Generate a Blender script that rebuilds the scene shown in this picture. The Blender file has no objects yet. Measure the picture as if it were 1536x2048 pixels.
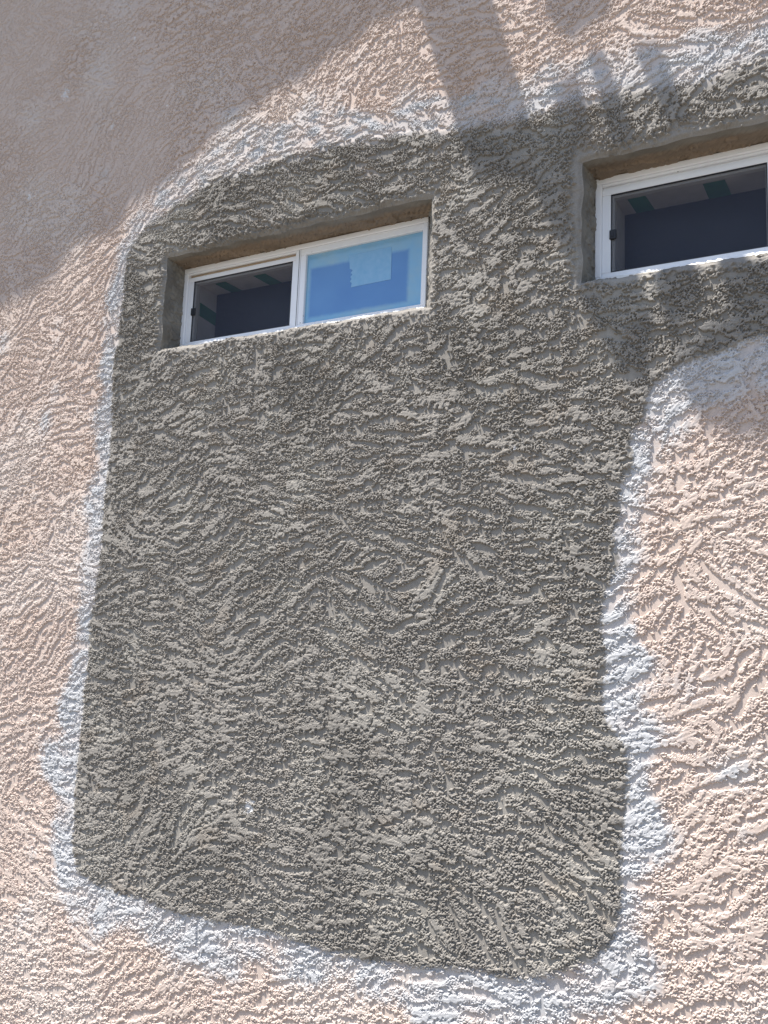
import bpy, math
import numpy as np
rad = math.radians
SC = bpy.context.scene
COL = SC.collection

# ------------------------------------------------------------------ camera
YAW, PITCH, ROLL = -.5114, .1398, .0403
CAM = np.array([2.0007, -2.1172, -.9232])
def cam_axes():
    cy, sy, cp, sp = math.cos(YAW), math.sin(YAW), math.cos(PITCH), math.sin(PITCH)
    f = np.array([sy*cp, cy*cp, sp]); r = np.array([cy, -sy, 0.]); u = np.cross(r, f)
    cr, sr = math.cos(ROLL), math.sin(ROLL)
    return r*cr + u*sr, -r*sr + u*cr, f
RX, UX, DX = cam_axes()
from mathutils import Matrix
cd = bpy.data.cameras.new('camera'); cam = bpy.data.objects.new('camera', cd); COL.objects.link(cam)
cam.matrix_world = Matrix(((RX[0], UX[0], -DX[0], CAM[0]), (RX[1], UX[1], -DX[1], CAM[1]),
                           (RX[2], UX[2], -DX[2], CAM[2]), (0, 0, 0, 1)))
cd.sensor_fit = 'VERTICAL'; cd.sensor_height = 36; cd.lens = 1748.3/2048*36
cd.clip_start = .05; cd.clip_end = 3000
SC.camera = cam

# ------------------------------------------------------------------ sun, sky, exposure
SUN = np.array([-.34, -.33, 1.]); SUN /= np.linalg.norm(SUN)      # towards the sun
w = bpy.data.worlds.new("World"); SC.world = w; w.use_nodes = True
nt = w.node_tree; bg = nt.nodes['Background']
sky = nt.nodes.new('ShaderNodeTexSky'); sky.sky_type = 'NISHITA'; sky.sun_disc = False
sky.sun_elevation = math.asin(SUN[2]); sky.sun_rotation = math.atan2(SUN[0], SUN[1])
nt.links.new(sky.outputs[0], bg.inputs[0]); bg.inputs[1].default_value = .098
sl = bpy.data.lights.new('sun', 'SUN'); sl.energy = 4.5; sl.angle = rad(.53); sl.color = (1, .945, .86)
so = bpy.data.objects.new('sun', sl); COL.objects.link(so)
from mathutils import Vector
so.rotation_euler = Vector(SUN).to_track_quat('Z', 'Y').to_euler(); so.location = (0, -5, 8)
SC.view_settings.view_transform = 'Standard'; SC.view_settings.look = 'None'
SC.view_settings.exposure = 1.03; SC.view_settings.gamma = 1; SC.view_settings.use_curve_mapping = False
SC.cycles.max_bounces = 8; SC.cycles.transparent_max_bounces = 12

YF = -.09                 # stucco face; the window frames' face is y = 0
GROUND = -2.47
def wall_pt(px, py, y=YF):                       # where a sight line meets the wall plane
    px = np.asarray(px, float); py = np.asarray(py, float)
    v = [RX[i]*(px-768)/1748.3 - UX[i]*(py-1024)/1748.3 + DX[i] for i in range(3)]
    t = (y - CAM[1])/v[1]
    return CAM[0] + v[0]*t, CAM[2] + v[2]*t

# ------------------------------------------------------------------ helpers
def tag(o, label=None, cat=None, group=None, kind=None):
    if label: o['label'] = label
    if cat: o['category'] = cat
    if group: o['group'] = group
    if kind: o['kind'] = kind
    return o
def link(name, me, parent=None, mats=()):
    o = bpy.data.objects.new(name, me); COL.objects.link(o)
    if parent: o.parent = parent
    if me is not None:
        for m in mats: me.materials.append(m)
    return o
def empty(name, loc=(0, 0, 0)):
    o = bpy.data.objects.new(name, None); COL.objects.link(o); o.location = loc; return o
class MB:
    def __init__(s): s.v = []; s.f = []; s.m = []
    def box(s, x0, x1, y0, y1, z0, z1, bevel=0, mi=0):
        if bevel > 0:
            b = bevel; n = len(s.v)
            for (xa, xb, ya, yb, za, zb) in ((x0, x1, y0+b, y1-b, z0+b, z1-b), (x0+b, x1-b, y0, y1, z0+b, z1-b), (x0+b, x1-b, y0+b, y1-b, z0, z1)):
                for x in (xa, xb):
                    for y in (ya, yb):
                        for z in (za, zb): s.v.append((x, y, z))
            X = lambda k, i, j, l: n + k*8 + i*4 + j*2 + l
            F = []
            for i in (0, 1):
                F.append([X(0,i,0,0), X(0,i,1,0), X(0,i,1,1), X(0,i,0,1)])
                F.append([X(1,0,i,0), X(1,1,i,0), X(1,1,i,1), X(1,0,i,1)])
                F.append([X(2,0,0,i), X(2,1,0,i), X(2,1,1,i), X(2,0,1,i)])
            for a in (0, 1):
                for c in (0, 1):
                    F.append([X(0,a,c,0), X(0,a,c,1), X(1,a,c,1), X(1,a,c,0)])
                    F.append([X(0,a,0,c), X(0,a,1,c), X(2,a,1,c), X(2,a,0,c)])
                    F.append([X(1,0,a,c), X(1,1,a,c), X(2,1,a,c), X(2,0,a,c)])
                    for e in (0, 1): F.append([X(0,a,c,e), X(1,a,c,e), X(2,a,c,e)])
            s.f += F; s.m += [mi]*len(F)
        else:
            n = len(s.v)
            for x in (x0, x1):
                for y in (y0, y1):
                    for z in (z0, z1): s.v.append((x, y, z))
            for q in ((0,1,3,2), (4,6,7,5), (0,4,5,1), (2,3,7,6), (0,2,6,4), (1,5,7,3)):
                s.f.append([n+i for i in q]); s.m.append(mi)
        return s
    def prism(s, pts, off, mi=0):
        n = len(s.v); k = len(pts)
        s.v += [tuple(p) for p in pts] + [(p[0]+off[0], p[1]+off[1], p[2]+off[2]) for p in pts]
        s.f.append([n+i for i in range(k)]); s.f.append([n+k+i for i in reversed(range(k))])
        for i in range(k): s.f.append([n+i, n+(i+1) % k, n+k+(i+1) % k, n+k+i])
        s.m += [mi]*(k+2); return s
    def build(s, name, mats, parent=None):
        me = bpy.data.meshes.new(name); me.from_pydata(s.v, [], s.f); me.update()
        import bmesh
        bm = bmesh.new(); bm.from_mesh(me); bmesh.ops.recalc_face_normals(bm, faces=bm.faces); bm.to_mesh(me); bm.free()
        o = link(name, me, parent, mats if isinstance(mats, (list, tuple)) else [mats])
        if any(s.m): me.polygons.foreach_set('material_index', s.m)
        return o

class NT:
    """small node-tree writer"""
    def __init__(s, name):
        s.mat = bpy.data.materials.new(name); s.mat.use_nodes = True
        s.t = s.mat.node_tree; s.t.nodes.clear(); s.out = s.n('ShaderNodeOutputMaterial')
    def n(s, typ, **kw):
        nd = s.t.nodes.new(typ)
        for k, v in kw.items():
            if k == 'i':
                for a, b in v.items():
                    if hasattr(b, 'node') or str(type(b)).find('NodeSocket') >= 0: s.t.links.new(b, nd.inputs[a])
                    else: nd.inputs[a].default_value = b
            else: setattr(nd, k, v)
        return nd
    def surf(s, sock): s.t.links.new(sock, s.out.inputs['Surface']); return s.mat
    def pos(s): return s.n('ShaderNodeNewGeometry').outputs['Position']
    def noise(s, vec, scale, detail=4, rough=.55):
        return s.n('ShaderNodeTexNoise', i={'Vector': vec, 'Scale': scale, 'Detail': detail, 'Roughness': rough}).outputs['Fac']
    def ramp(s, fac, stops):
        r = s.n('ShaderNodeValToRGB', i={'Fac': fac}); e = r.color_ramp.elements
        while len(e) < len(stops): e.new(.5)
        for el, (p, c) in zip(e, stops):
            el.position = p; el.color = (*c, 1) if len(c) == 3 else c
        return r.outputs['Color']
    def bump(s, h, strength, dist):
        return s.n('ShaderNodeBump', i={'Height': h, 'Strength': strength, 'Distance': dist}).outputs['Normal']
def simple(name, c1, c2, scale, rough=.6, bump=.2, bdist=.001, metal=0, spec=.5):
    t = NT(name); p = t.pos(); f = t.noise(p, scale)
    col = t.ramp(f, [(.3, c1), (.7, c2)])
    b = t.n('ShaderNodeBsdfPrincipled', i={'Base Color': col, 'Roughness': rough, 'Metallic': metal, 'Specular IOR Level': spec,
            'Normal': t.bump(t.noise(p, scale*6), bump, bdist)})
    return t.surf(b.outputs[0])

# ------------------------------------------------------------------ stucco: relief as real geometry
rng = np.random.default_rng(7)
D = .0020
X0, Z0 = -1.27, -2.40
NX, NZ = 1944, 2100                              # 3.89 x 4.20 m
kx = np.fft.fftfreq(NX)[None, :]; kz = np.fft.fftfreq(NZ)[:, None]
KR = np.sqrt(kx**2 + kz**2)
def band(wl, width=.5, seed=None, ani=None):
    """noise with wavelength near wl metres, mean 0, std 1, periodic"""
    r = np.random.default_rng(seed) if seed is not None else rng
    n = np.fft.fft2(r.standard_normal((NZ, NX)).astype(np.float32))
    k = KR if ani is None else np.sqrt((kx*ani)**2 + kz**2)
    k0 = D/wl
    g = np.exp(-(np.log(np.maximum(k, 1e-6)/k0)/width)**2)
    o = np.real(np.fft.ifft2(n*g)).astype(np.float32); return (o - o.mean())/o.std()
def low(sig, seed=None):
    """low-pass noise, smooth over sig metres"""
    r = np.random.default_rng(seed) if seed is not None else rng
    n = np.fft.fft2(r.standard_normal((NZ, NX)).astype(np.float32))
    o = np.real(np.fft.ifft2(n*np.exp(-(KR*sig/D)**2*18))).astype(np.float32); return (o - o.mean())/o.std()
def ss(a, b, x):
    t = np.clip((x-a)/(b-a), 0, 1); return t*t*(3-2*t)
def blur(a, sig):
    return np.real(np.fft.ifft2(np.fft.fft2(a)*np.exp(-2*(math.pi*KR*sig/D)**2))).astype(np.float32)

xs = X0 + D*np.arange(NX); zs = Z0 + D*np.arange(NZ)
XO = [(.001, .974), (1.396, 2.372)]              # the two openings in the stucco face
ZO = (-.040, .281)
def snap(a, e): a[np.argmin(abs(a-e))] = e
for a, b in XO: snap(xs, a); snap(xs, b)
snap(zs, ZO[0]); snap(zs, ZO[1])
XE = xs[-1]
GX, GZ = np.meshgrid(xs, zs)
GX = GX.astype(np.float32); GZ = GZ.astype(np.float32)

# outline of the grey cement patch and of the whitish primer feathering round it (traced, in photo px)
INNER = [(250,570),(258,500),(285,455),(320,425),(370,395),(420,365),(490,345),(560,322),(620,300),(700,282),(800,266),(880,262),(950,250),(1010,240),(1060,226),(1110,212),(1150,196),(1200,190),(1260,186),(1320,178),(1390,160),(1460,140),(1536,122),(9002.05,.575),(9002.3,.57),(9002.47,.52),(9002.50,.40),(9002.49,.1),(9002.50,-.12),(9002.44,-.20),(9002.2,-.21),(9002.0,-.19),
 (1536,668),(1470,690),(1420,712),(1365,722),(1330,750),(1300,778),(1290,810),(1300,850),(1262,862),(1258,900),(1262,945),(1238,960),(1236,1000),(1245,1020),(1232,1060),(1230,1090),(1240,1130),(1222,1160),(1208,1200),(1200,1250),(1212,1300),(1206,1345),(1200,1400),(1212,1440),(1240,1475),(1258,1505),(1252,1550),(1246,1610),(1240,1680),(1246,1760),(1240,1830),(1225,1880),(1190,1915),(1140,1945),(1060,1958),(980,1945),(900,1935),(820,1932),(740,1918),(680,1912),(610,1885),(560,1870),(500,1850),(420,1838),(350,1822),(280,1795),(200,1770),(155,1745),(146,1690),(148,1600),(160,1480),(170,1380),(182,1270),(192,1180),(206,1090),(212,1000),(222,900),(225,820),(228,740),(240,660)]
OUTER = [(222,560),(238,490),(262,430),(300,385),(350,335),(420,300),(500,262),(600,235),(700,222),(800,205),(900,190),(990,180),(1060,168),(1110,140),(1180,130),(1260,118),(1340,90),(1420,55),(1536,25),(9002.05,.67),(9002.35,.66),(9002.56,.58),(9002.59,.40),(9002.57,.1),(9002.59,-.15),(9002.50,-.29),(9002.2,-.31),(9002.0,-.30),
 (1536,770),(1480,790),(1420,815),(1380,835),(1340,860),(1310,900),(1285,960),(1275,1050),(1272,1110),(1285,1170),(1290,1260),(1285,1330),(1282,1400),(1292,1460),(1306,1520),(1312,1600),(1320,1680),(1318,1780),(1310,1860),(1320,1930),(1290,1990),(1230,2030),(1150,2060),(1000,2070),(900,2052),(800,2020),(700,1990),(600,1965),(500,1940),(400,1925),(300,1890),(200,1845),(140,1800),(112,1740),(105,1650),(112,1560),(125,1450),(140,1350),(152,1250),(165,1160),(178,1080),(182,1000),(190,900),(192,820),(200,740),(212,660)]
def inside_soft(poly, sig):
    px = np.array([p[0] for p in poly]); py = np.array([p[1] for p in poly])
    x, z = wall_pt(px, py); far = px > 9000; x = np.where(far, px-9000, x); z = np.where(far, py, z)   # entries above 9000 are metres on the wall
    m = np.zeros((NZ, NX), bool)
    for i in range(len(x)):
        xa, za, xb, zb = x[i-1], z[i-1], x[i], z[i]
        if za == zb: continue
        r0, r1 = sorted((za, zb)); rows = np.nonzero((zs >= r0) & (zs < r1))[0]
        cx = xa + (zs[rows]-za)/(zb-za)*(xb-xa)
        m[rows] ^= (xs[None, :] > cx[:, None])
    return blur(m.astype(np.float32), sig)
m_in = inside_soft(INNER, .016); m_out = inside_soft(OUTER, .034)

# --- trowel stroke directions: patches of strokes, each with its own sweep
def stroke_angle(seed, cell, mean, spread, swirl):
    r = np.random.default_rng(seed)
    wx = GX + .05*low(.05, seed+1); wz = GZ + .05*low(.05, seed+2)
    n = int(NX*NZ*D*D/(cell*cell))
    cxs = X0 + r.random(n)*NX*D; czs = Z0 + r.random(n)*NZ*D
    an = mean + spread*r.standard_normal(n); cu = swirl*r.standard_normal(n)
    best = np.full((NZ, NX), 1e9, np.float32); th = np.zeros((NZ, NX), np.float32)
    for i in range(n):
        a = max(0, int((cxs[i]-X0)/D - 3*cell/D)); b = min(NX, int((cxs[i]-X0)/D + 3*cell/D))
        c = max(0, int((czs[i]-Z0)/D - 3*cell/D)); d = min(NZ, int((czs[i]-Z0)/D + 3*cell/D))
        ux = wx[c:d, a:b]-cxs[i]; uz = wz[c:d, a:b]-czs[i]
        ca, sa = math.cos(an[i]), math.sin(an[i])
        al = ux*ca+uz*sa; ac = -ux*sa+uz*ca
        q = al*al*.45 + ac*ac*1.5
        k = q < best[c:d, a:b]
        best[c:d, a:b][k] = q[k]; th[c:d, a:b][k] = np.clip(an[i] + cu[i]*np.clip(al, -.12, .12), -1.0, 1.05)[k]
    return th
th_g = stroke_angle(11, .24, rad(3), rad(15), 1.3)
th_p = stroke_angle(23, .20, rad(24), rad(31), 1.0)
c2 = np.cos(2*th_g)*m_in + np.cos(2*th_p)*(1-m_in); s2 = np.sin(2*th_g)*m_in + np.sin(2*th_p)*(1-m_in)
c2 = blur(c2, .012); s2 = blur(s2, .012)
TH = .5*np.arctan2(s2, c2)
TH += .16*low(.03, 31)
vx = np.cos(TH).astype(np.float32); vz = np.sin(TH).astype(np.float32)
def lic(src, L):
    acc = src.copy(); wsum = 1.
    for sgn in (1, -1):
        fx = np.broadcast_to(np.arange(NX, dtype=np.float32), (NZ, NX)).copy(); fz = np.broadcast_to(np.arange(NZ, dtype=np.float32)[:, None], (NZ, NX)).copy()
        dx, dz = vx*sgn, vz*sgn
        K = int(L/D/1.5)
        for k in range(1, K+1):
            fx += dx*1.5; fz += dz*1.5
            ix = np.rint(fx).astype(np.int32) % NX; iz = np.rint(fz).astype(np.int32) % NZ
            g = .5+.5*math.cos(math.pi*k/(K+1)); acc += g*src[iz, ix]; wsum += g
            if k % 3 == 0:
                nx_, nz_ = vx[iz, ix], vz[iz, ix]
                dot = np.sign(nx_*dx+nz_*dz); dot[dot == 0] = 1
                dx, dz = nx_*dot, nz_*dot
    acc -= acc.mean(); return acc/acc.std()
st1 = lic(band(.056, .5, 41), .052)             # broad ridges
st2 = lic(band(.028, .5, 42), .032)              # narrower ones
st3 = lic(band(.010, .4, 43), .016)              # scratches
n30 = band(.060, .6, 50, 1.8); n16 = band(.030, .6, 52, 1.7); n10 = band(.017, .5, 44, 1.25); n7 = band(.0100, .45, 45); n5 = band(.0062, .35, 46)
u = low(.09, 47); u2 = low(.05, 48); u3 = low(.03, 49); u4 = low(.15, 53)
# single trowel drags: a long flat lap with a clean hollow under it
LAP = np.zeros((NZ, NX), np.float32); HOL = np.zeros((NZ, NX), np.float32)
rs = np.random.default_rng(77)
jit = (.0035*n10 + .0022*n7).astype(np.float32)
for q in range(1500):
    x = X0 + rs.random()*NX*D; z = Z0 + rs.random()*NZ*D
    ix, iz = int((x-X0)/D), int((z-Z0)/D)
    g_ = m_in[iz, ix]
    an = TH[iz, ix] + rs.normal(0, .28 + .30*(1-g_)); Ls = rs.uniform(.03, .095); Ws = rs.uniform(.005, .014); cu = rs.normal(0, 2.)
    k = int((Ls+.03)/D); a0, a1, b0, b1 = max(0, ix-k), min(NX, ix+k), max(0, iz-k), min(NZ, iz+k)
    ux = GX[b0:b1, a0:a1]-x; uz = GZ[b0:b1, a0:a1]-z; ca, sa = math.cos(an), math.sin(an)
    al = ux*ca + uz*sa; ac = -ux*sa + uz*ca - cu*al*al + jit[b0:b1, a0:a1]
    ta = np.clip(1-(np.abs(al)/Ls)**3, 0, 1)
    LAP[b0:b1, a0:a1] = np.maximum(LAP[b0:b1, a0:a1], ta*np.clip(1.6-1.6*(ac/Ws)**2, 0, 1))
    hw = .0055 + .3*Ws
    HOL[b0:b1, a0:a1] = np.maximum(HOL[b0:b1, a0:a1], ta*np.clip(1.5-1.5*((ac + Ws + hw)/hw)**2, 0, 1)*(1 if rs.random() < .75 else 0))
# window surrounds are floated smooth
def rect_dist(x0, x1, z0, z1):
    dx = np.maximum(np.maximum(x0-GX, GX-x1), 0); dz = np.maximum(np.maximum(z0-GZ, GZ-z1), 0)
    return np.hypot(dx, dz)
dwin = np.minimum(rect_dist(*XO[0], *ZO), rect_dist(*XO[1], *ZO))
surround = 1 - ss(.004, .030, dwin + .007*u3 + .006*n10 + .003*n7 - .008*(GX > 1.2)*(GX < 1.4))
grey = ss(.35, .65, m_in + .10*n10*.6)
# field: grey cement is crumbly, old pink finish has longer strokes and flatter tops
old = 1 - grey
smooth_top = ss(.1, 1.2, GZ*.9 - GX*.55 - .25 + .25*u)      # knocked down flatter towards the upper left
streaky = np.clip(.55 + .35*u + .25*old, .15, 1.15)            # some patches are raked, others dabbed
F = streaky*(.58*st1 + .58*st2) + (1.15-streaky)*(.50*n30 + .60*n16) + .34*n10 + .26*n7 + .10*n5 + .12*u2
F = F + .30 - .04*old + .25*smooth_top
F = F + 1.1*LAP*(1-.5*smooth_top) - 1.25*HOL*(1-.7*LAP)*(1-.5*smooth_top)
R1 = ss(-.035, .055, F)                            # crust left standing, ragged cliffs to the smooth hollows
R2 = ss(1.00, 1.14, F + .3*n10)                    # second lap of mud on top
flat = ss(.55, .95, .6*u3 + .6*n30 + .5*u2 + .3*st2 + .25*old + .55*LAP)     # spots pressed flat by the trowel
rimmed = ss(.1, .8, F)                              # the rims stay whole, the pits sit in the middle of the crust
crumb = ss(-.80, -.35, n5*.85 + n7*.55 + .12*n10 - .30*rimmed)   # 1 = grain, 0 = pit between grains
amp = (.0056*grey + .0036*old)*(1 - .5*smooth_top)
pit = (.0040*grey + .0022*old)*(1-.93*flat)*(1-.6*smooth_top)
Hm = amp*R1 + .0016*R2*(1-.5*smooth_top) - pit*R1*(1-crumb)*(1-.5*R2)
Hm += .00016*R1*(1-flat)*np.clip(n5, -1.5, 1.5) + .00018*st3*R1
Hm = Hm + .0022*low(.16, 51) + .0006*u
Hm = Hm*(1-surround) + surround*(.0022 + .0007*n10*.5 + .0006*st1 + .0009*ss(.8, 1.3, -st2))
edge = ss(0, 1, 1 - dwin/.014)
Hm -= .0075*edge**1.6
bord = np.minimum(np.minimum(GX-X0, XE-GX), np.minimum(GZ-Z0, zs[-1]-GZ)); Hm *= ss(0, .03, bord)
# thickness of the patch coat itself
Hm += .0030*blur(grey, .004)*(1-surround)

# --- pigments (colour of the stuff itself, not light)
def mix(a, b, t): return a + (np.array(b, np.float32) - a)*t[..., None]
C = np.zeros((NZ, NX, 3), np.float32)
C[:] = (.545, .455, .408)
C = mix(C, (.52, .415, .355), np.clip(.35*ss(.3, 1.8, low(.10, 61)), 0, 1))
C = mix(C, (.58, .52, .485), np.clip(.55*ss(.1, 1.6, low(.08, 62)), 0, 1))
halo = ss(.22, .85, m_out + .14*u3 + .10*u2 + .05*n10 + .10*R1 - .06)
upl = ss(.30, .45, GZ)*(1-.35*ss(1.25, 1.6, GX))
hs = np.clip(halo*(1-.6*upl*ss(-1., 1., .4*u2+.6*n30+u3*.3))*(.80 + .10*u3 + .10*st1*.8 + .08*R1), 0, 1)
peach = ss(.0, .3, blur(m_out, .05) - .12)*(1-halo)*ss(-.3, 1.2, low(.05, 63))
C = mix(C, (.57, .42, .33), .18*peach)
C = mix(C, (.475, .483, .505), hs)
C = mix(C, (.44, .45, .475), .5*hs*ss(.2, 1.4, low(.025, 64)))
gcol = np.zeros_like(C); gcol[:] = (.272, .256, .237)
gcol = mix(gcol, (.215, .203, .187), .7*ss(-.4, 1.5, low(.10, 65)))
gcol = mix(gcol, (.325, .310, .285), .6*ss(.2, 1.5, low(.05, 66)))
gcol = mix(gcol, (.27, .235, .20), .4*ss(1.0, 2.2, low(.022, 67)))
m_soft = blur(m_in, .03); up_ = ss(.25, .40, GZ)
m_in2 = m_in*(1-up_) + (m_soft*1.0)*up_
gm = ss(.36-.0*up_, .60, m_in2 + .09*u3 + .10*n10*.6 + .06*n7)*(1-up_*.0)
gm = gm*(1-up_) + up_*ss(.30, .92, m_soft + .10*u3 + .05*n10 + .06*R1)
C = C*(1-gm[..., None]) + gcol*gm[..., None]
for (px, py, r_) in ((134,190,.016),(225,253,.008),(60,395,.010),(270,78,.005),(335,212,.004),(870,1005,.0),(1033,898,.004),(500,1612,.012)):
    if r_ == 0: continue
    x, z = wall_pt(px, py); x, z = float(x), float(z)
    q = np.hypot((GX-x), (GZ-z)*.8)/r_ + .35*n10
    C = mix(C, (.72, .73, .76), .75*(1-ss(.5, 1.3, q)))
C *= (1 + .03*n10 + .03*n5)[..., None]
C = np.clip(C, .02, .9)

# --- wavy plane displacement of the opening edges
def edge_wobble(x, z):
    ax = .0022*np.sin(z*31+1.3) + .0016*np.sin(z*67+.4); az = .0020*np.sin(x*23+.7) + .0014*np.sin(x*61+2.)
    return ax, az
fall = np.exp(-(dwin/.04)**2)
wob = edge_wobble(GX, GZ)
PX = GX + fall*wob[0]; PZ = GZ + fall*wob[1] + .006*fall*((GX < 1.1) & (GZ < .1))
PY = YF - Hm

verts = np.stack([PX, PY, PZ], -1).reshape(-1, 3).astype(np.float64)
cols = C.reshape(-1, 3)
ci = np.arange(NX-1); cj = np.arange(NZ-1)
xc = .5*(xs[:-1]+xs[1:]); zc = .5*(zs[:-1]+zs[1:])
inzc = (zc > ZO[0]) & (zc < ZO[1])
inxc = ((xc > XO[0][0]) & (xc < XO[0][1])) | ((xc > XO[1][0]) & (xc < XO[1][1]))
keep = ~(inzc[:, None] & inxc[None, :])
J, I = np.nonzero(keep); a = J*NX + I
quads = np.stack([a, a+1, a+NX+1, a+NX], -1)
del F, R2

# --- reveals lofted from the edge of each opening back to its window frame
W, H = .9196, .277
WX = [0.0, 1.4043]
extra_v = []; extra_c = []; extra_q = []
base = len(verts)
def noise1(p, s, seed):
    r = np.random.default_rng(seed); o = np.zeros(len(p))
    for k in range(14):
        d = r.standard_normal(3); d *= s*(.6+.9*r.random())/np.linalg.norm(d); o += np.sin(p@d + r.random()*6.28)
    return o/2.6
def reveal(k):
    global base
    x0, x1 = XO[k]; ia = int(np.argmin(abs(xs-x0))); ib = int(np.argmin(abs(xs-x1)))
    ja = int(np.argmin(abs(zs-ZO[0]))); jb = int(np.argmin(abs(zs-ZO[1])))
    fx0, fx1, fz0, fz1 = WX[k]+.002, WX[k]+W-.002, .001, H-.001
    ring = []; tgt = []; side = []
    seq = [(ja, i, 'b') for i in range(ia, ib)] + [(j, ib, 'r') for j in range(ja, jb)] + [(jb, i, 't') for i in range(ib, ia, -1)] + [(j, ia, 'l') for j in range(jb, ja, -1)] + [(ja, ia, 'b')]
    for j, i, sd in seq:
        u_ = (xs[i]-x0)/(x1-x0); v_ = (zs[j]-ZO[0])/(ZO[1]-ZO[0])
        ring.append(j*NX+i); tgt.append((fx0+u_*(fx1-fx0), .012, fz0+v_*(fz1-fz0))); side.append(sd)
    ring = np.array(ring); tgt = np.array(tgt); P = verts[ring]; n = len(ring)
    cen = np.array([(fx0+fx1)/2, 0, (fz0+fz1)/2])
    K = 34; prev = ring.copy()
    nrm = np.array([{'b': (0, 0, 1), 't': (0, 0, -1), 'l': (1, 0, 0), 'r': (-1, 0, 0)}[s] for s in side], float)
    sm = nrm.copy()
    for q in range(1, K+1):
        t = q/K; tt = t
        c = P*(1-tt) + tgt*tt
        c[:, 1] = P[:, 1]*(1-t) + tgt[:, 1]*t
        # rounded nose then straight run
        c[:, [0, 2]] = P[:, [0, 2]]*(1-t) + tgt[:, [0, 2]]*t
        lin = noise1(c*1., 70, 5)*.0010 + .0024*np.tanh(5*(noise1(c, 110, 6)+.5*noise1(c, 300, 16)-.3))*ss(.2, .5, np.array(t)) + noise1(c, 420, 8)*.0006
        c += nrm*(lin*min(1, 4*t)*(1-ss(.9, 1, np.array(t))))[:, None]
        extra_v.append(c)
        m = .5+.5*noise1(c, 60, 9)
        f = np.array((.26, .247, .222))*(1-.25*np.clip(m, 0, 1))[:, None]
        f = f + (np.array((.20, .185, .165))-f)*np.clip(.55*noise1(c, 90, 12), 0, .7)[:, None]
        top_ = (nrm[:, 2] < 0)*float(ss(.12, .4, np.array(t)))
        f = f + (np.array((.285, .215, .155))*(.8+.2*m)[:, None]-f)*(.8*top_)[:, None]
        extra_c.append(f)
        cur = base + np.arange(n); base += n
        if True:
            extra_q.append(np.stack([prev[:-1], prev[1:], cur[1:], cur[:-1]], -1))
        prev = cur
reveal(0); reveal(1)
verts = np.concatenate([verts] + extra_v); cols = np.concatenate([cols] + extra_c)
quads = np.concatenate([quads] + extra_q)

# --- coarser stucco beyond the photographed part, same relief tiled on
def coarse(xa, xb, za, zb, step=.012):
    global verts, cols, quads
    nx_, nz_ = max(2, int(round((xb-xa)/step))+1), max(2, int(round((zb-za)/step))+1)
    gx = np.linspace(xa, xb, nx_); gz = np.linspace(za, zb, nz_)
    ix = np.rint((gx-X0)/D).astype(int) % NX; iz = np.rint((gz-Z0)/D).astype(int) % NZ
    h = (.0034*R1)[np.ix_(iz, ix)]
    mgx, mgz = np.meshgrid(gx, gz)
    b = np.minimum(np.minimum(mgx-xa, xb-mgx), np.minimum(mgz-za, zb-mgz)); h = h*ss(0, .03, b)
    v = np.stack([mgx, YF-h, mgz], -1).reshape(-1, 3)
    c = np.zeros((len(v), 3)); c[:] = (.545, .455, .408)
    b0 = len(verts); jj, ii = np.mgrid[0:nz_-1, 0:nx_-1]; a_ = (b0 + jj*nx_ + ii).ravel()
    verts = np.concatenate([verts, v]); cols = np.concatenate([cols, c])
    quads = np.concatenate([quads, np.stack([a_, a_+1, a_+nx_+1, a_+nx_], -1)])
ZT = zs[-1]; LX, RX_, TZ = -4.6, 5.6, 3.4
coarse(LX, X0, GROUND, TZ); coarse(X0, XE, ZT, TZ); coarse(X0, XE, GROUND, Z0)
coarse(XE, RX_, GROUND, TZ)
def quad_face(pts, c):
    global verts, cols, quads
    b0 = len(verts); verts = np.concatenate([verts, np.array(pts, float)]); cols = np.concatenate([cols, np.array([c]*4)])
    quads = np.concatenate([quads, np.array([[b0, b0+1, b0+2, b0+3]])])
# flanks and roof of the house
pc = (.545, .455, .408)
quad_face([(LX, YF, GROUND), (LX, YF, TZ), (LX, 6, TZ), (LX, 6, GROUND)], pc)
quad_face([(RX_, YF, GROUND), (RX_, 6, GROUND), (RX_, 6, TZ), (RX_, YF, TZ)], pc)
quad_face([(LX, YF, TZ), (RX_, YF, TZ), (RX_, 6, TZ), (LX, 6, TZ)], pc)
quad_face([(LX, 6, GROUND), (LX, 6, TZ), (RX_, 6, TZ), (RX_, 6, GROUND)], pc)

me = bpy.data.meshes.new('stucco_wall')
nv, nq = len(verts), len(quads)
me.vertices.add(nv); me.vertices.foreach_set('co', verts.astype(np.float32).ravel())
me.loops.add(nq*4); me.loops.foreach_set('vertex_index', quads.astype(np.int32).ravel())
me.polygons.add(nq); me.polygons.foreach_set('loop_start', (np.arange(nq)*4).astype(np.int32))
me.update(calc_edges=True)
at = me.color_attributes.new('pigment', 'FLOAT_COLOR', 'POINT')
at.data.foreach_set('color', np.concatenate([cols, np.ones((nv, 1))], 1).astype(np.float32).ravel())
me.shade_flat()

t = NT('stucco'); p = t.pos()
pg = t.n('ShaderNodeAttribute', attribute_name='pigment').outputs['Color']
sp = t.ramp(t.noise(p, 420, 3), [(.3, (.88, .88, .88)), (.7, (1.08, 1.07, 1.06))])
mm = t.n('ShaderNodeMix', data_type='RGBA', blend_type='MULTIPLY', i={'Factor': 1.}); t.t.links.new(pg, mm.inputs[6]); t.t.links.new(sp, mm.inputs[7])
bs = t.n('ShaderNodeBsdfPrincipled', i={'Base Color': mm.outputs[2], 'Roughness': .92, 'Specular IOR Level': .15,
        'Normal': t.bump(t.noise(p, 520, 3, .7), .35, .0012)})
M_STUCCO = t.surf(bs.outputs[0])

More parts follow.
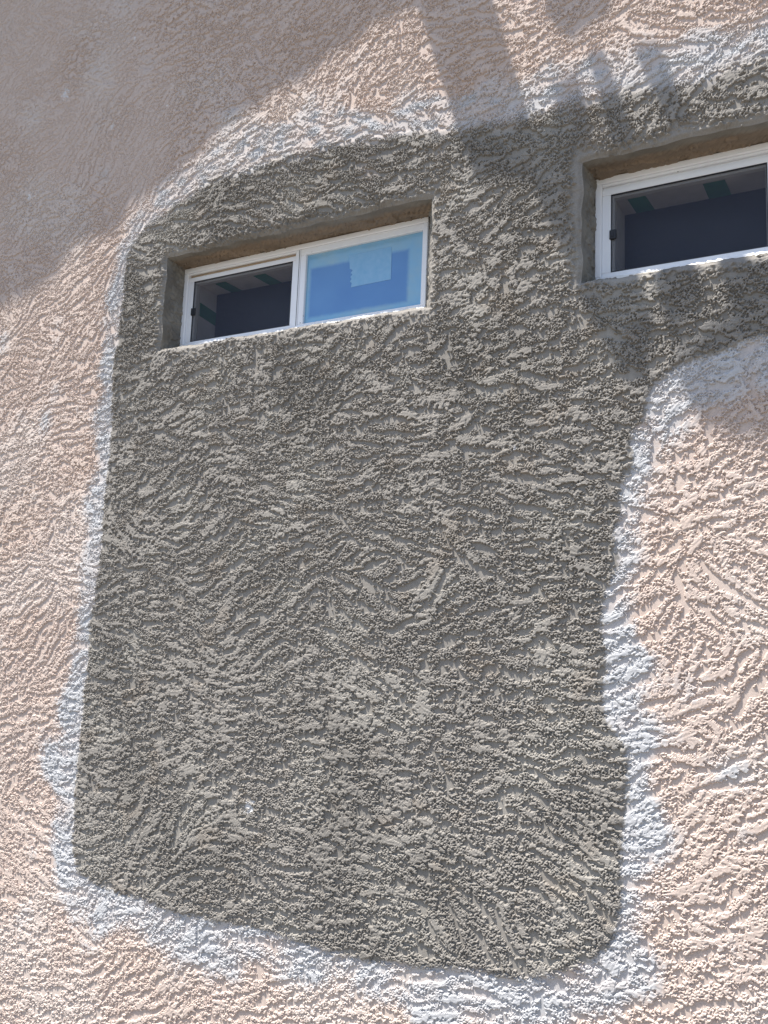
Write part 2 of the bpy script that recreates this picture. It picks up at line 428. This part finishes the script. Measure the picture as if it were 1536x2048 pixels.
house = empty('stucco_house', (0, 0, GROUND))
tag(house, 'pink stucco house wall with a large grey cement patch around two narrow windows', 'house')
off = (0, 0, -GROUND)
wall = link('wall', me, house, [M_STUCCO]); wall.location = off
wall['label'] = 'rough pink stucco wall with a dark grey unpainted cement patch edged in white'

# ------------------------------------------------------------------ windows
def vinyl():
    t = NT('white_vinyl'); p = t.pos()
    base_ = t.ramp(t.noise(p, 9), [(.3, (.83, .84, .88)), (.7, (.88, .89, .92))])
    sp = t.n('ShaderNodeTexVoronoi', i={'Vector': p, 'Scale': 55., 'Randomness': 1.}).outputs['Distance']
    k = t.n('ShaderNodeMath', operation='MULTIPLY', i={0: t.ramp(sp, [(.09, (1, 1, 1)), (.14, (0, 0, 0))]), 1: t.ramp(t.noise(p, 17, 2), [(.58, (0, 0, 0)), (.66, (1, 1, 1))])}).outputs[0]
    c = t.n('ShaderNodeMix', data_type='RGBA', i={7: (.16, .15, .13, 1)}); t.t.links.new(k, c.inputs[0]); t.t.links.new(base_, c.inputs[6])
    return t.surf(t.n('ShaderNodeBsdfPrincipled', i={'Base Color': c.outputs[2], 'Roughness': .36, 'Normal': t.bump(t.noise(p, 60), .05, .0005)}).outputs[0])
M_VINYL = vinyl()
M_DUSTY = simple('vinyl_inside', (.66, .65, .64), (.74, .73, .72), 12, .5, .1, .0005)
M_BLACK = simple('black_rubber', (.012, .013, .018), (.02, .02, .026), 60, .5, .1, .0005)
M_DRY = simple('drywall', (.50, .475, .46), (.66, .63, .61), 14, .85, .1, .0006)
M_SEAM = simple('joint_line', (.42, .30, .20), (.50, .38, .27), 40, .7, .1, .0004)
# insect screen: fine dark mesh, mostly see-through
t = NT('insect_screen'); a_ = t.n('ShaderNodeBsdfTransparent', i={'Color': (1, 1, 1, 1)}); b_ = t.n('ShaderNodeBsdfDiffuse', i={'Color': (.07, .08, .115, 1)})
M_SCREEN = t.surf(t.n('ShaderNodeMixShader', i={0: .30, 1: a_.outputs[0], 2: b_.outputs[0]}).outputs[0])
# fixed pane: sky reflection painted as blue, reveal seen through painted as pale margin
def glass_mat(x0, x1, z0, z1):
    t = NT('painted_sky_glass'); p = t.n('ShaderNodeTexCoord').outputs['Object']
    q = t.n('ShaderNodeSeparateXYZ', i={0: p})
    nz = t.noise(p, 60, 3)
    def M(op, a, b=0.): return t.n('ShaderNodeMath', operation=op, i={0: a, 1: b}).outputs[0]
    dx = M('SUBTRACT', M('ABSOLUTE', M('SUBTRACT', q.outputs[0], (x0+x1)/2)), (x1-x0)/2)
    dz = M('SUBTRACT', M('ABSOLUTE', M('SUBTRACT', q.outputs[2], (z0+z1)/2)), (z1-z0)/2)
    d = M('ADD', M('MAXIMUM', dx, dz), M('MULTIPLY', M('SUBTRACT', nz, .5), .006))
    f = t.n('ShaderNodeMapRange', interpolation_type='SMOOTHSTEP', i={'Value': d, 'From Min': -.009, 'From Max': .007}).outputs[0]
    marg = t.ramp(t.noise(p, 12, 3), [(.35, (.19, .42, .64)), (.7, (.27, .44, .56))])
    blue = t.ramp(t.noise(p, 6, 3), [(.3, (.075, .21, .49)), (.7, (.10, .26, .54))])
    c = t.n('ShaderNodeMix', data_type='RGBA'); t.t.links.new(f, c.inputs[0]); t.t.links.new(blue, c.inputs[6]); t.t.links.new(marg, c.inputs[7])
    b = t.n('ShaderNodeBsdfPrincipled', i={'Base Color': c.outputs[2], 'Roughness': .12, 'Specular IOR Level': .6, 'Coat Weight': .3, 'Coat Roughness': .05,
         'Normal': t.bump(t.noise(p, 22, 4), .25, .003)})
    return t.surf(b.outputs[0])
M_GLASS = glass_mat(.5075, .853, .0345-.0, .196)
M_PALE = simple('pale_return', (.70, .72, .70), (.78, .78, .76), 20, .8, .05, .0005)
M_SKY_TINT = simple('blue_backing', (.08, .30, .80), (.10, .34, .86), 8, .8, .05, .0005)
M_DEEP = simple('dark_room', (.035, .04, .06), (.05, .055, .075), 8, .9, .05, .0005)

def frame_ring(mb, x0, x1, z0, z1, wl, wr, wb, wt, y0, y1, bev=.0015):
    mb.box(x0, x1, y0, y1, z1-wt, z1, bev); mb.box(x0, x1, y0, y1, z0, z0+wb, bev)
    mb.box(x0, x0+wl, y0+.0006, y1-.0006, z0+wb, z1-wt, bev); mb.box(x1-wr, x1, y0+.0006, y1-.0006, z0+wb, z1-wt, bev)
def window(k):
    X = WX[k]; zo = 0 if k == 0 else -.004; Ht = H - zo
    OFF = (X, 0, zo - GROUND)
    f = MB()
    # outer nail-fin frame, then a second step
    frame_ring(f, 0, W, 0, Ht, .017, .017, .010, .016, 0, .075, .002)
    f.box(.4555, .4745, .004, .070, .0101, Ht-.0161, .0015)         # meeting bar
    win = f.build('window', M_VINYL, house); win.location = OFF
    # sliding sash
    s = MB(); frame_ring(s, .0172, .4553, .0102, Ht-.0325, .0225, .0125 if k == 0 else .0432, .0085 if k == 0 else .0115, .0150, .007, .040)
    s.build('sash', M_VINYL, win)
    tr_ = MB(); tr_.box(.0172, .4553, .016, .042, Ht-.0323, Ht-.0163, .001); tr_.build('track', M_SEAM if k == 0 else M_VINYL, win)
    hl = MB(); hl.box(.0172, .4553, .0060, .0155, Ht-.0225, Ht-.0163, .001); hl.build('head_lip', M_VINYL, win)
    # spline round the screen, screen, latch
    r = MB(); g0, g1, h0, h1 = .0398, (.4427 if k == 0 else .4120), .0188 if k == 0 else .0218, Ht-.0477
    frame_ring(r, g0, g1, h0, h1, .0022, .0022, .0022, .0022, .0075, .012, .0004)
    r.build('spline', M_BLACK, win)
    sc = MB(); sc.box(g0+.0022, g1-.0022, .0105, .0112, h0+.0022, h1-.0022); sc.build('insect_screen', M_SCREEN, win)
    l = MB(); l.box(g0-.003, g0+.0145, .0035, .0100, .110, .135, .0015); l.box(g0+.001, g0+.009, .0015, .0034, .116, .129, .0008); l.build('latch', M_BLACK, win)
    # vinyl depth behind the screen
    d = MB(); frame_ring(d, g0+.0005, g1-.0005, h0+.0005, h1-.0005, .0080, .004, .004, .0080, .0130, .0290, .001); d.build('inner_sash', M_DUSTY, win)
    # fixed half
    b = MB(); frame_ring(b, .4747, W-.0172, .0102, Ht-.0162, .0200, .0015, .0062, .0195, .005, .030); b.build('glazing_bead', M_VINYL, win)
    if True:
        m = MB(); m.box(.4700, .4712, .0030, .0052, .012, Ht-.018); m.build('seam', M_BLACK, win)
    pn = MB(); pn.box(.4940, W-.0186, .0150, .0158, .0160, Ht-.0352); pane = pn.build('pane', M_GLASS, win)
    bb = MB(); bb.box(.486, W-.004, .0480, .0490, .006, Ht-.010); bb.build('sky_tint_backing', M_SKY_TINT, win)  # sheet added behind to deepen the pane's sky blue
    return win
w1 = window(0); w2 = window(1)
def caulk(win, k, x0, x1):
    rr = np.random.default_rng(5+k); n = 60; vs = []; fs = []; zb = .0005
    for i in range(n):
        x = x0+(x1-x0)*i/(n-1); h = .0035+.0022*rr.random()+.0015*math.sin(i*.5); dpt = .004+.003*rr.random()
        for a in range(5):
            th = a/4*math.pi/2; vs.append((x, -dpt*math.cos(th)+.0005, zb-.003+(h+.003)*math.sin(th)))
    for i in range(n-1):
        for a in range(4): q = i*5+a; fs.append([q, q+5, q+6, q+1])
    m_ = bpy.data.meshes.new('caulk_bead'); m_.from_pydata(vs, [], fs); m_.update(); m_.shade_smooth()
    link('caulk_bead', m_, win, [M_CAULK])
M_CAULK = simple('caulk', (.74, .73, .71), (.82, .81, .80), 60, .5, .3, .001)
caulk(w1, 0, .28, .918); caulk(w2, 1, .003, .918)
w1['label'] = 'white vinyl slider window with blue glass on its right half'
w2['label'] = 'white vinyl slider window cut off by the right edge'

# the plastered openings inside the room
for k in (0, 1):
    X = WX[k]; zo = -GROUND
    b = MB(); top = H-.0555; bot = .018; l, r_ = .0485, (.448 if k == 0 else .417); y0, y1 = .0302, .118
    b.box(l-.006, r_+.006, y0, y1, top, top+.006); b.box(l-.006, r_+.006, y0, y1, bot-.006, bot)
    b.box(l-.006, l, y0+.0005, y1-.0005, bot, top); b.box(r_, r_+.006, y0+.0005, y1-.0005, bot, top)
    o = b.build('inner_reveal', M_DRY, house); o.location = (X, 0, zo)
M_TAPE = simple('green_tape', (.02, .17, .085), (.035, .24, .12), 30, .6, .2, .0005)
t = NT('dark_sheet'); p = t.pos()
M_SHEET = t.surf(t.n('ShaderNodeBsdfPrincipled', i={'Base Color': t.ramp(t.noise(p, 9, 3), [(.3, (.014, .015, .020)), (.75, (.030, .031, .036))]), 'Roughness': .45,
        'Normal': t.bump(t.noise(p, 14, 3), .5, .01)}).outputs[0])
for k in (0, 1):
    X = WX[k]; rr = np.random.default_rng(90+k)
    nx_, nz_ = 60, 20; vs = []; fs = []
    for j in range(nz_):
        for i in range(nx_):
            vs.append((X+.008+(W-.016)*i/(nx_-1), .122+.0022*math.sin(i*.35+k)+.0012*math.sin(j*.7+i*.2), -.004+(H+.0)*j/(nz_-1)))
    for j in range(nz_-1):
        for i in range(nx_-1): a = j*nx_+i; fs.append([a, a+1, a+nx_+1, a+nx_])
    m_ = bpy.data.meshes.new('plastic_sheet'); m_.from_pydata(vs, [], fs); m_.update(); m_.shade_smooth()
    o = link('plastic_sheet', m_, None, [M_SHEET])
    tag(o, ['dark plastic sheet taped inside the left window', 'dark plastic sheet taped inside the right window'][k], 'plastic sheet')
def tape(x, wd, k, label, side=False, z=0, skew=0):
    b = MB(); X = WX[k]; zt = H-.0555-.0012; xl = .0485+.0004; ya, yb = .034, .1165
    if not side:
        b.prism([(X+x, ya, zt), (X+x+wd*.95, ya, zt), (X+x+wd+skew, yb, zt), (X+x+skew, yb, zt)], (0, 0, .0008))
    else:
        b.prism([(X+xl, ya, z), (X+xl, ya, z+wd), (X+xl, yb, z+wd+skew), (X+xl, yb, z+skew)], (.0008, 0, 0))
    o = b.build('tape_strip', M_TAPE); tag(o, label, 'tape', 'green tape strips inside the windows')
tape(.108, .046, 0, 'green tape strip at the top left behind the left window screen', skew=.004)
tape(.268, .050, 0, 'green tape strip at the top right behind the left window screen', skew=.006)
tape(0, .046, 0, 'green tape strip low on the left side of the left window opening', True, .118, -.008)
tape(.076, .048, 1, 'green tape strip nearer the latch at the top of the right window', skew=.004)
tape(.262, .054, 1, 'green tape strip farther from the latch at the top of the right window', skew=.002)

# paper label on the blue pane
M_PAPER = simple('blue_tinted_paper', (.20, .43, .68), (.26, .48, .72), 60, .6, .1, .0003)
lp = [(.6481, .226), (.7921, .205)]
pts = [(.6450,.2130),(.7925,.2135),(.7950,.1980),(.7958,.1121),(.7500,.1115),(.7000,.1108),(.6591,.1100),(.6610,.1230),(.6540,.1290),(.6600,.1360),(.6550,.1430),(.6620,.1500),(.6560,.1560),(.6625,.1640),(.6520,.1700),(.6500,.1900)]
b = MB(); b.prism([(x, .0141, z) for x, z in pts], (0, .0005, 0)); o = b.build('paper_label', M_PAPER)
tag(o, 'torn pale blue paper label stuck on the blue window pane', 'label')

# ------------------------------------------------------------------ ground
M_GROUND = simple('dry_ground', (.14, .126, .106), (.18, .162, .137), 3, .95, .4, .01)
g = MB(); g.v = [(-400, -400, GROUND), (400, -400, GROUND), (400, 400, GROUND), (-400, 400, GROUND)]; g.f = [[0, 1, 2, 3]]; g.m = [0]
tag(g.build('ground', M_GROUND), kind='structure')

# ------------------------------------------------------------------ what shades the wall: unseen sheet and plates added overhead, cut to shadow outlines
ZC = 2.7
def caster(px, name, mat, thick, label, cat, zc=ZC, group=None):
    x, z = wall_pt([p[0] for p in px], [p[1] for p in px])
    dz = zc - z
    pts = [(float(a - .34*d), float(YF - .33*d), zc) for a, d in zip(x, dz)]
    b = MB(); b.prism(pts, (0, 0, thick)); o = b.build(name, mat); tag(o, label, cat, group); return o  # outline of the wanted wall shadow, carried back towards the sun
M_CAST_PLATE = simple('brown_shadow_plate', (.20, .14, .09), (.30, .22, .15), 12, .8, .3, .002)
M_CAST_SHEET = simple('grey_shadow_sheet', (.32, .30, .27), (.38, .36, .33), 20, .9, .1, .001)
caster([(-500,760),(0,625),(60,600),(115,560),(150,500),(235,470),(262,410),(330,372),(420,300),(455,262),(520,230),(560,190),(610,170),(650,120),(700,95),(740,58),(790,35),(850,20),(920,-400),(-900,-700)],
       'shadow_sheet', M_CAST_SHEET, .004, 'unseen grey sheet added above to shade the wall', 'shadow caster')
BO = 'unseen plates shaped to shade the wall'
caster([(834,10),(984,10),(1020,129),(1064,268),(1084,330),(1075,392),(1020,378),(962,385),(895,200)], 'shadow_plate', M_CAST_PLATE, .03, 'widest unseen plate shaped to shade the wall', 'shadow_plate', zc=2.1, group=BO)
for pts, lab in (
    ([(1110,185),(1158,172),(1186,255),(1205,420),(1272,545),(1322,690),(1306,800),(1258,785),(1196,680),(1140,540),(1090,430),(1062,350),(1074,292),(1122,280)], 'crooked shadow-shaped plate next to the widest one'),
    ([(1180,126),(1210,120),(1238,195),(1270,283),(1400,560),(1420,640),(1360,720),(1310,560)], 'thin tapered shadow-shaped plate over the right window'),
    ([(1274,118),(1322,112),(1382,259),(1500,540),(1620,600),(1700,900),(1480,890),(1400,850),(1360,770),(1400,720),(1480,660),(1440,540),(1340,259)], 'jagged shadow-shaped plate at the far end over the right window'),
    ([(1080,-300),(1260,-300),(1225,40),(1190,60),(1150,95),(1120,70),(1092,30)], 'short shadow-shaped plate near the wall top')):
    caster(pts, 'shadow_plate', M_CAST_PLATE, .02, lab, 'shadow_plate', zc=2.0, group=BO)
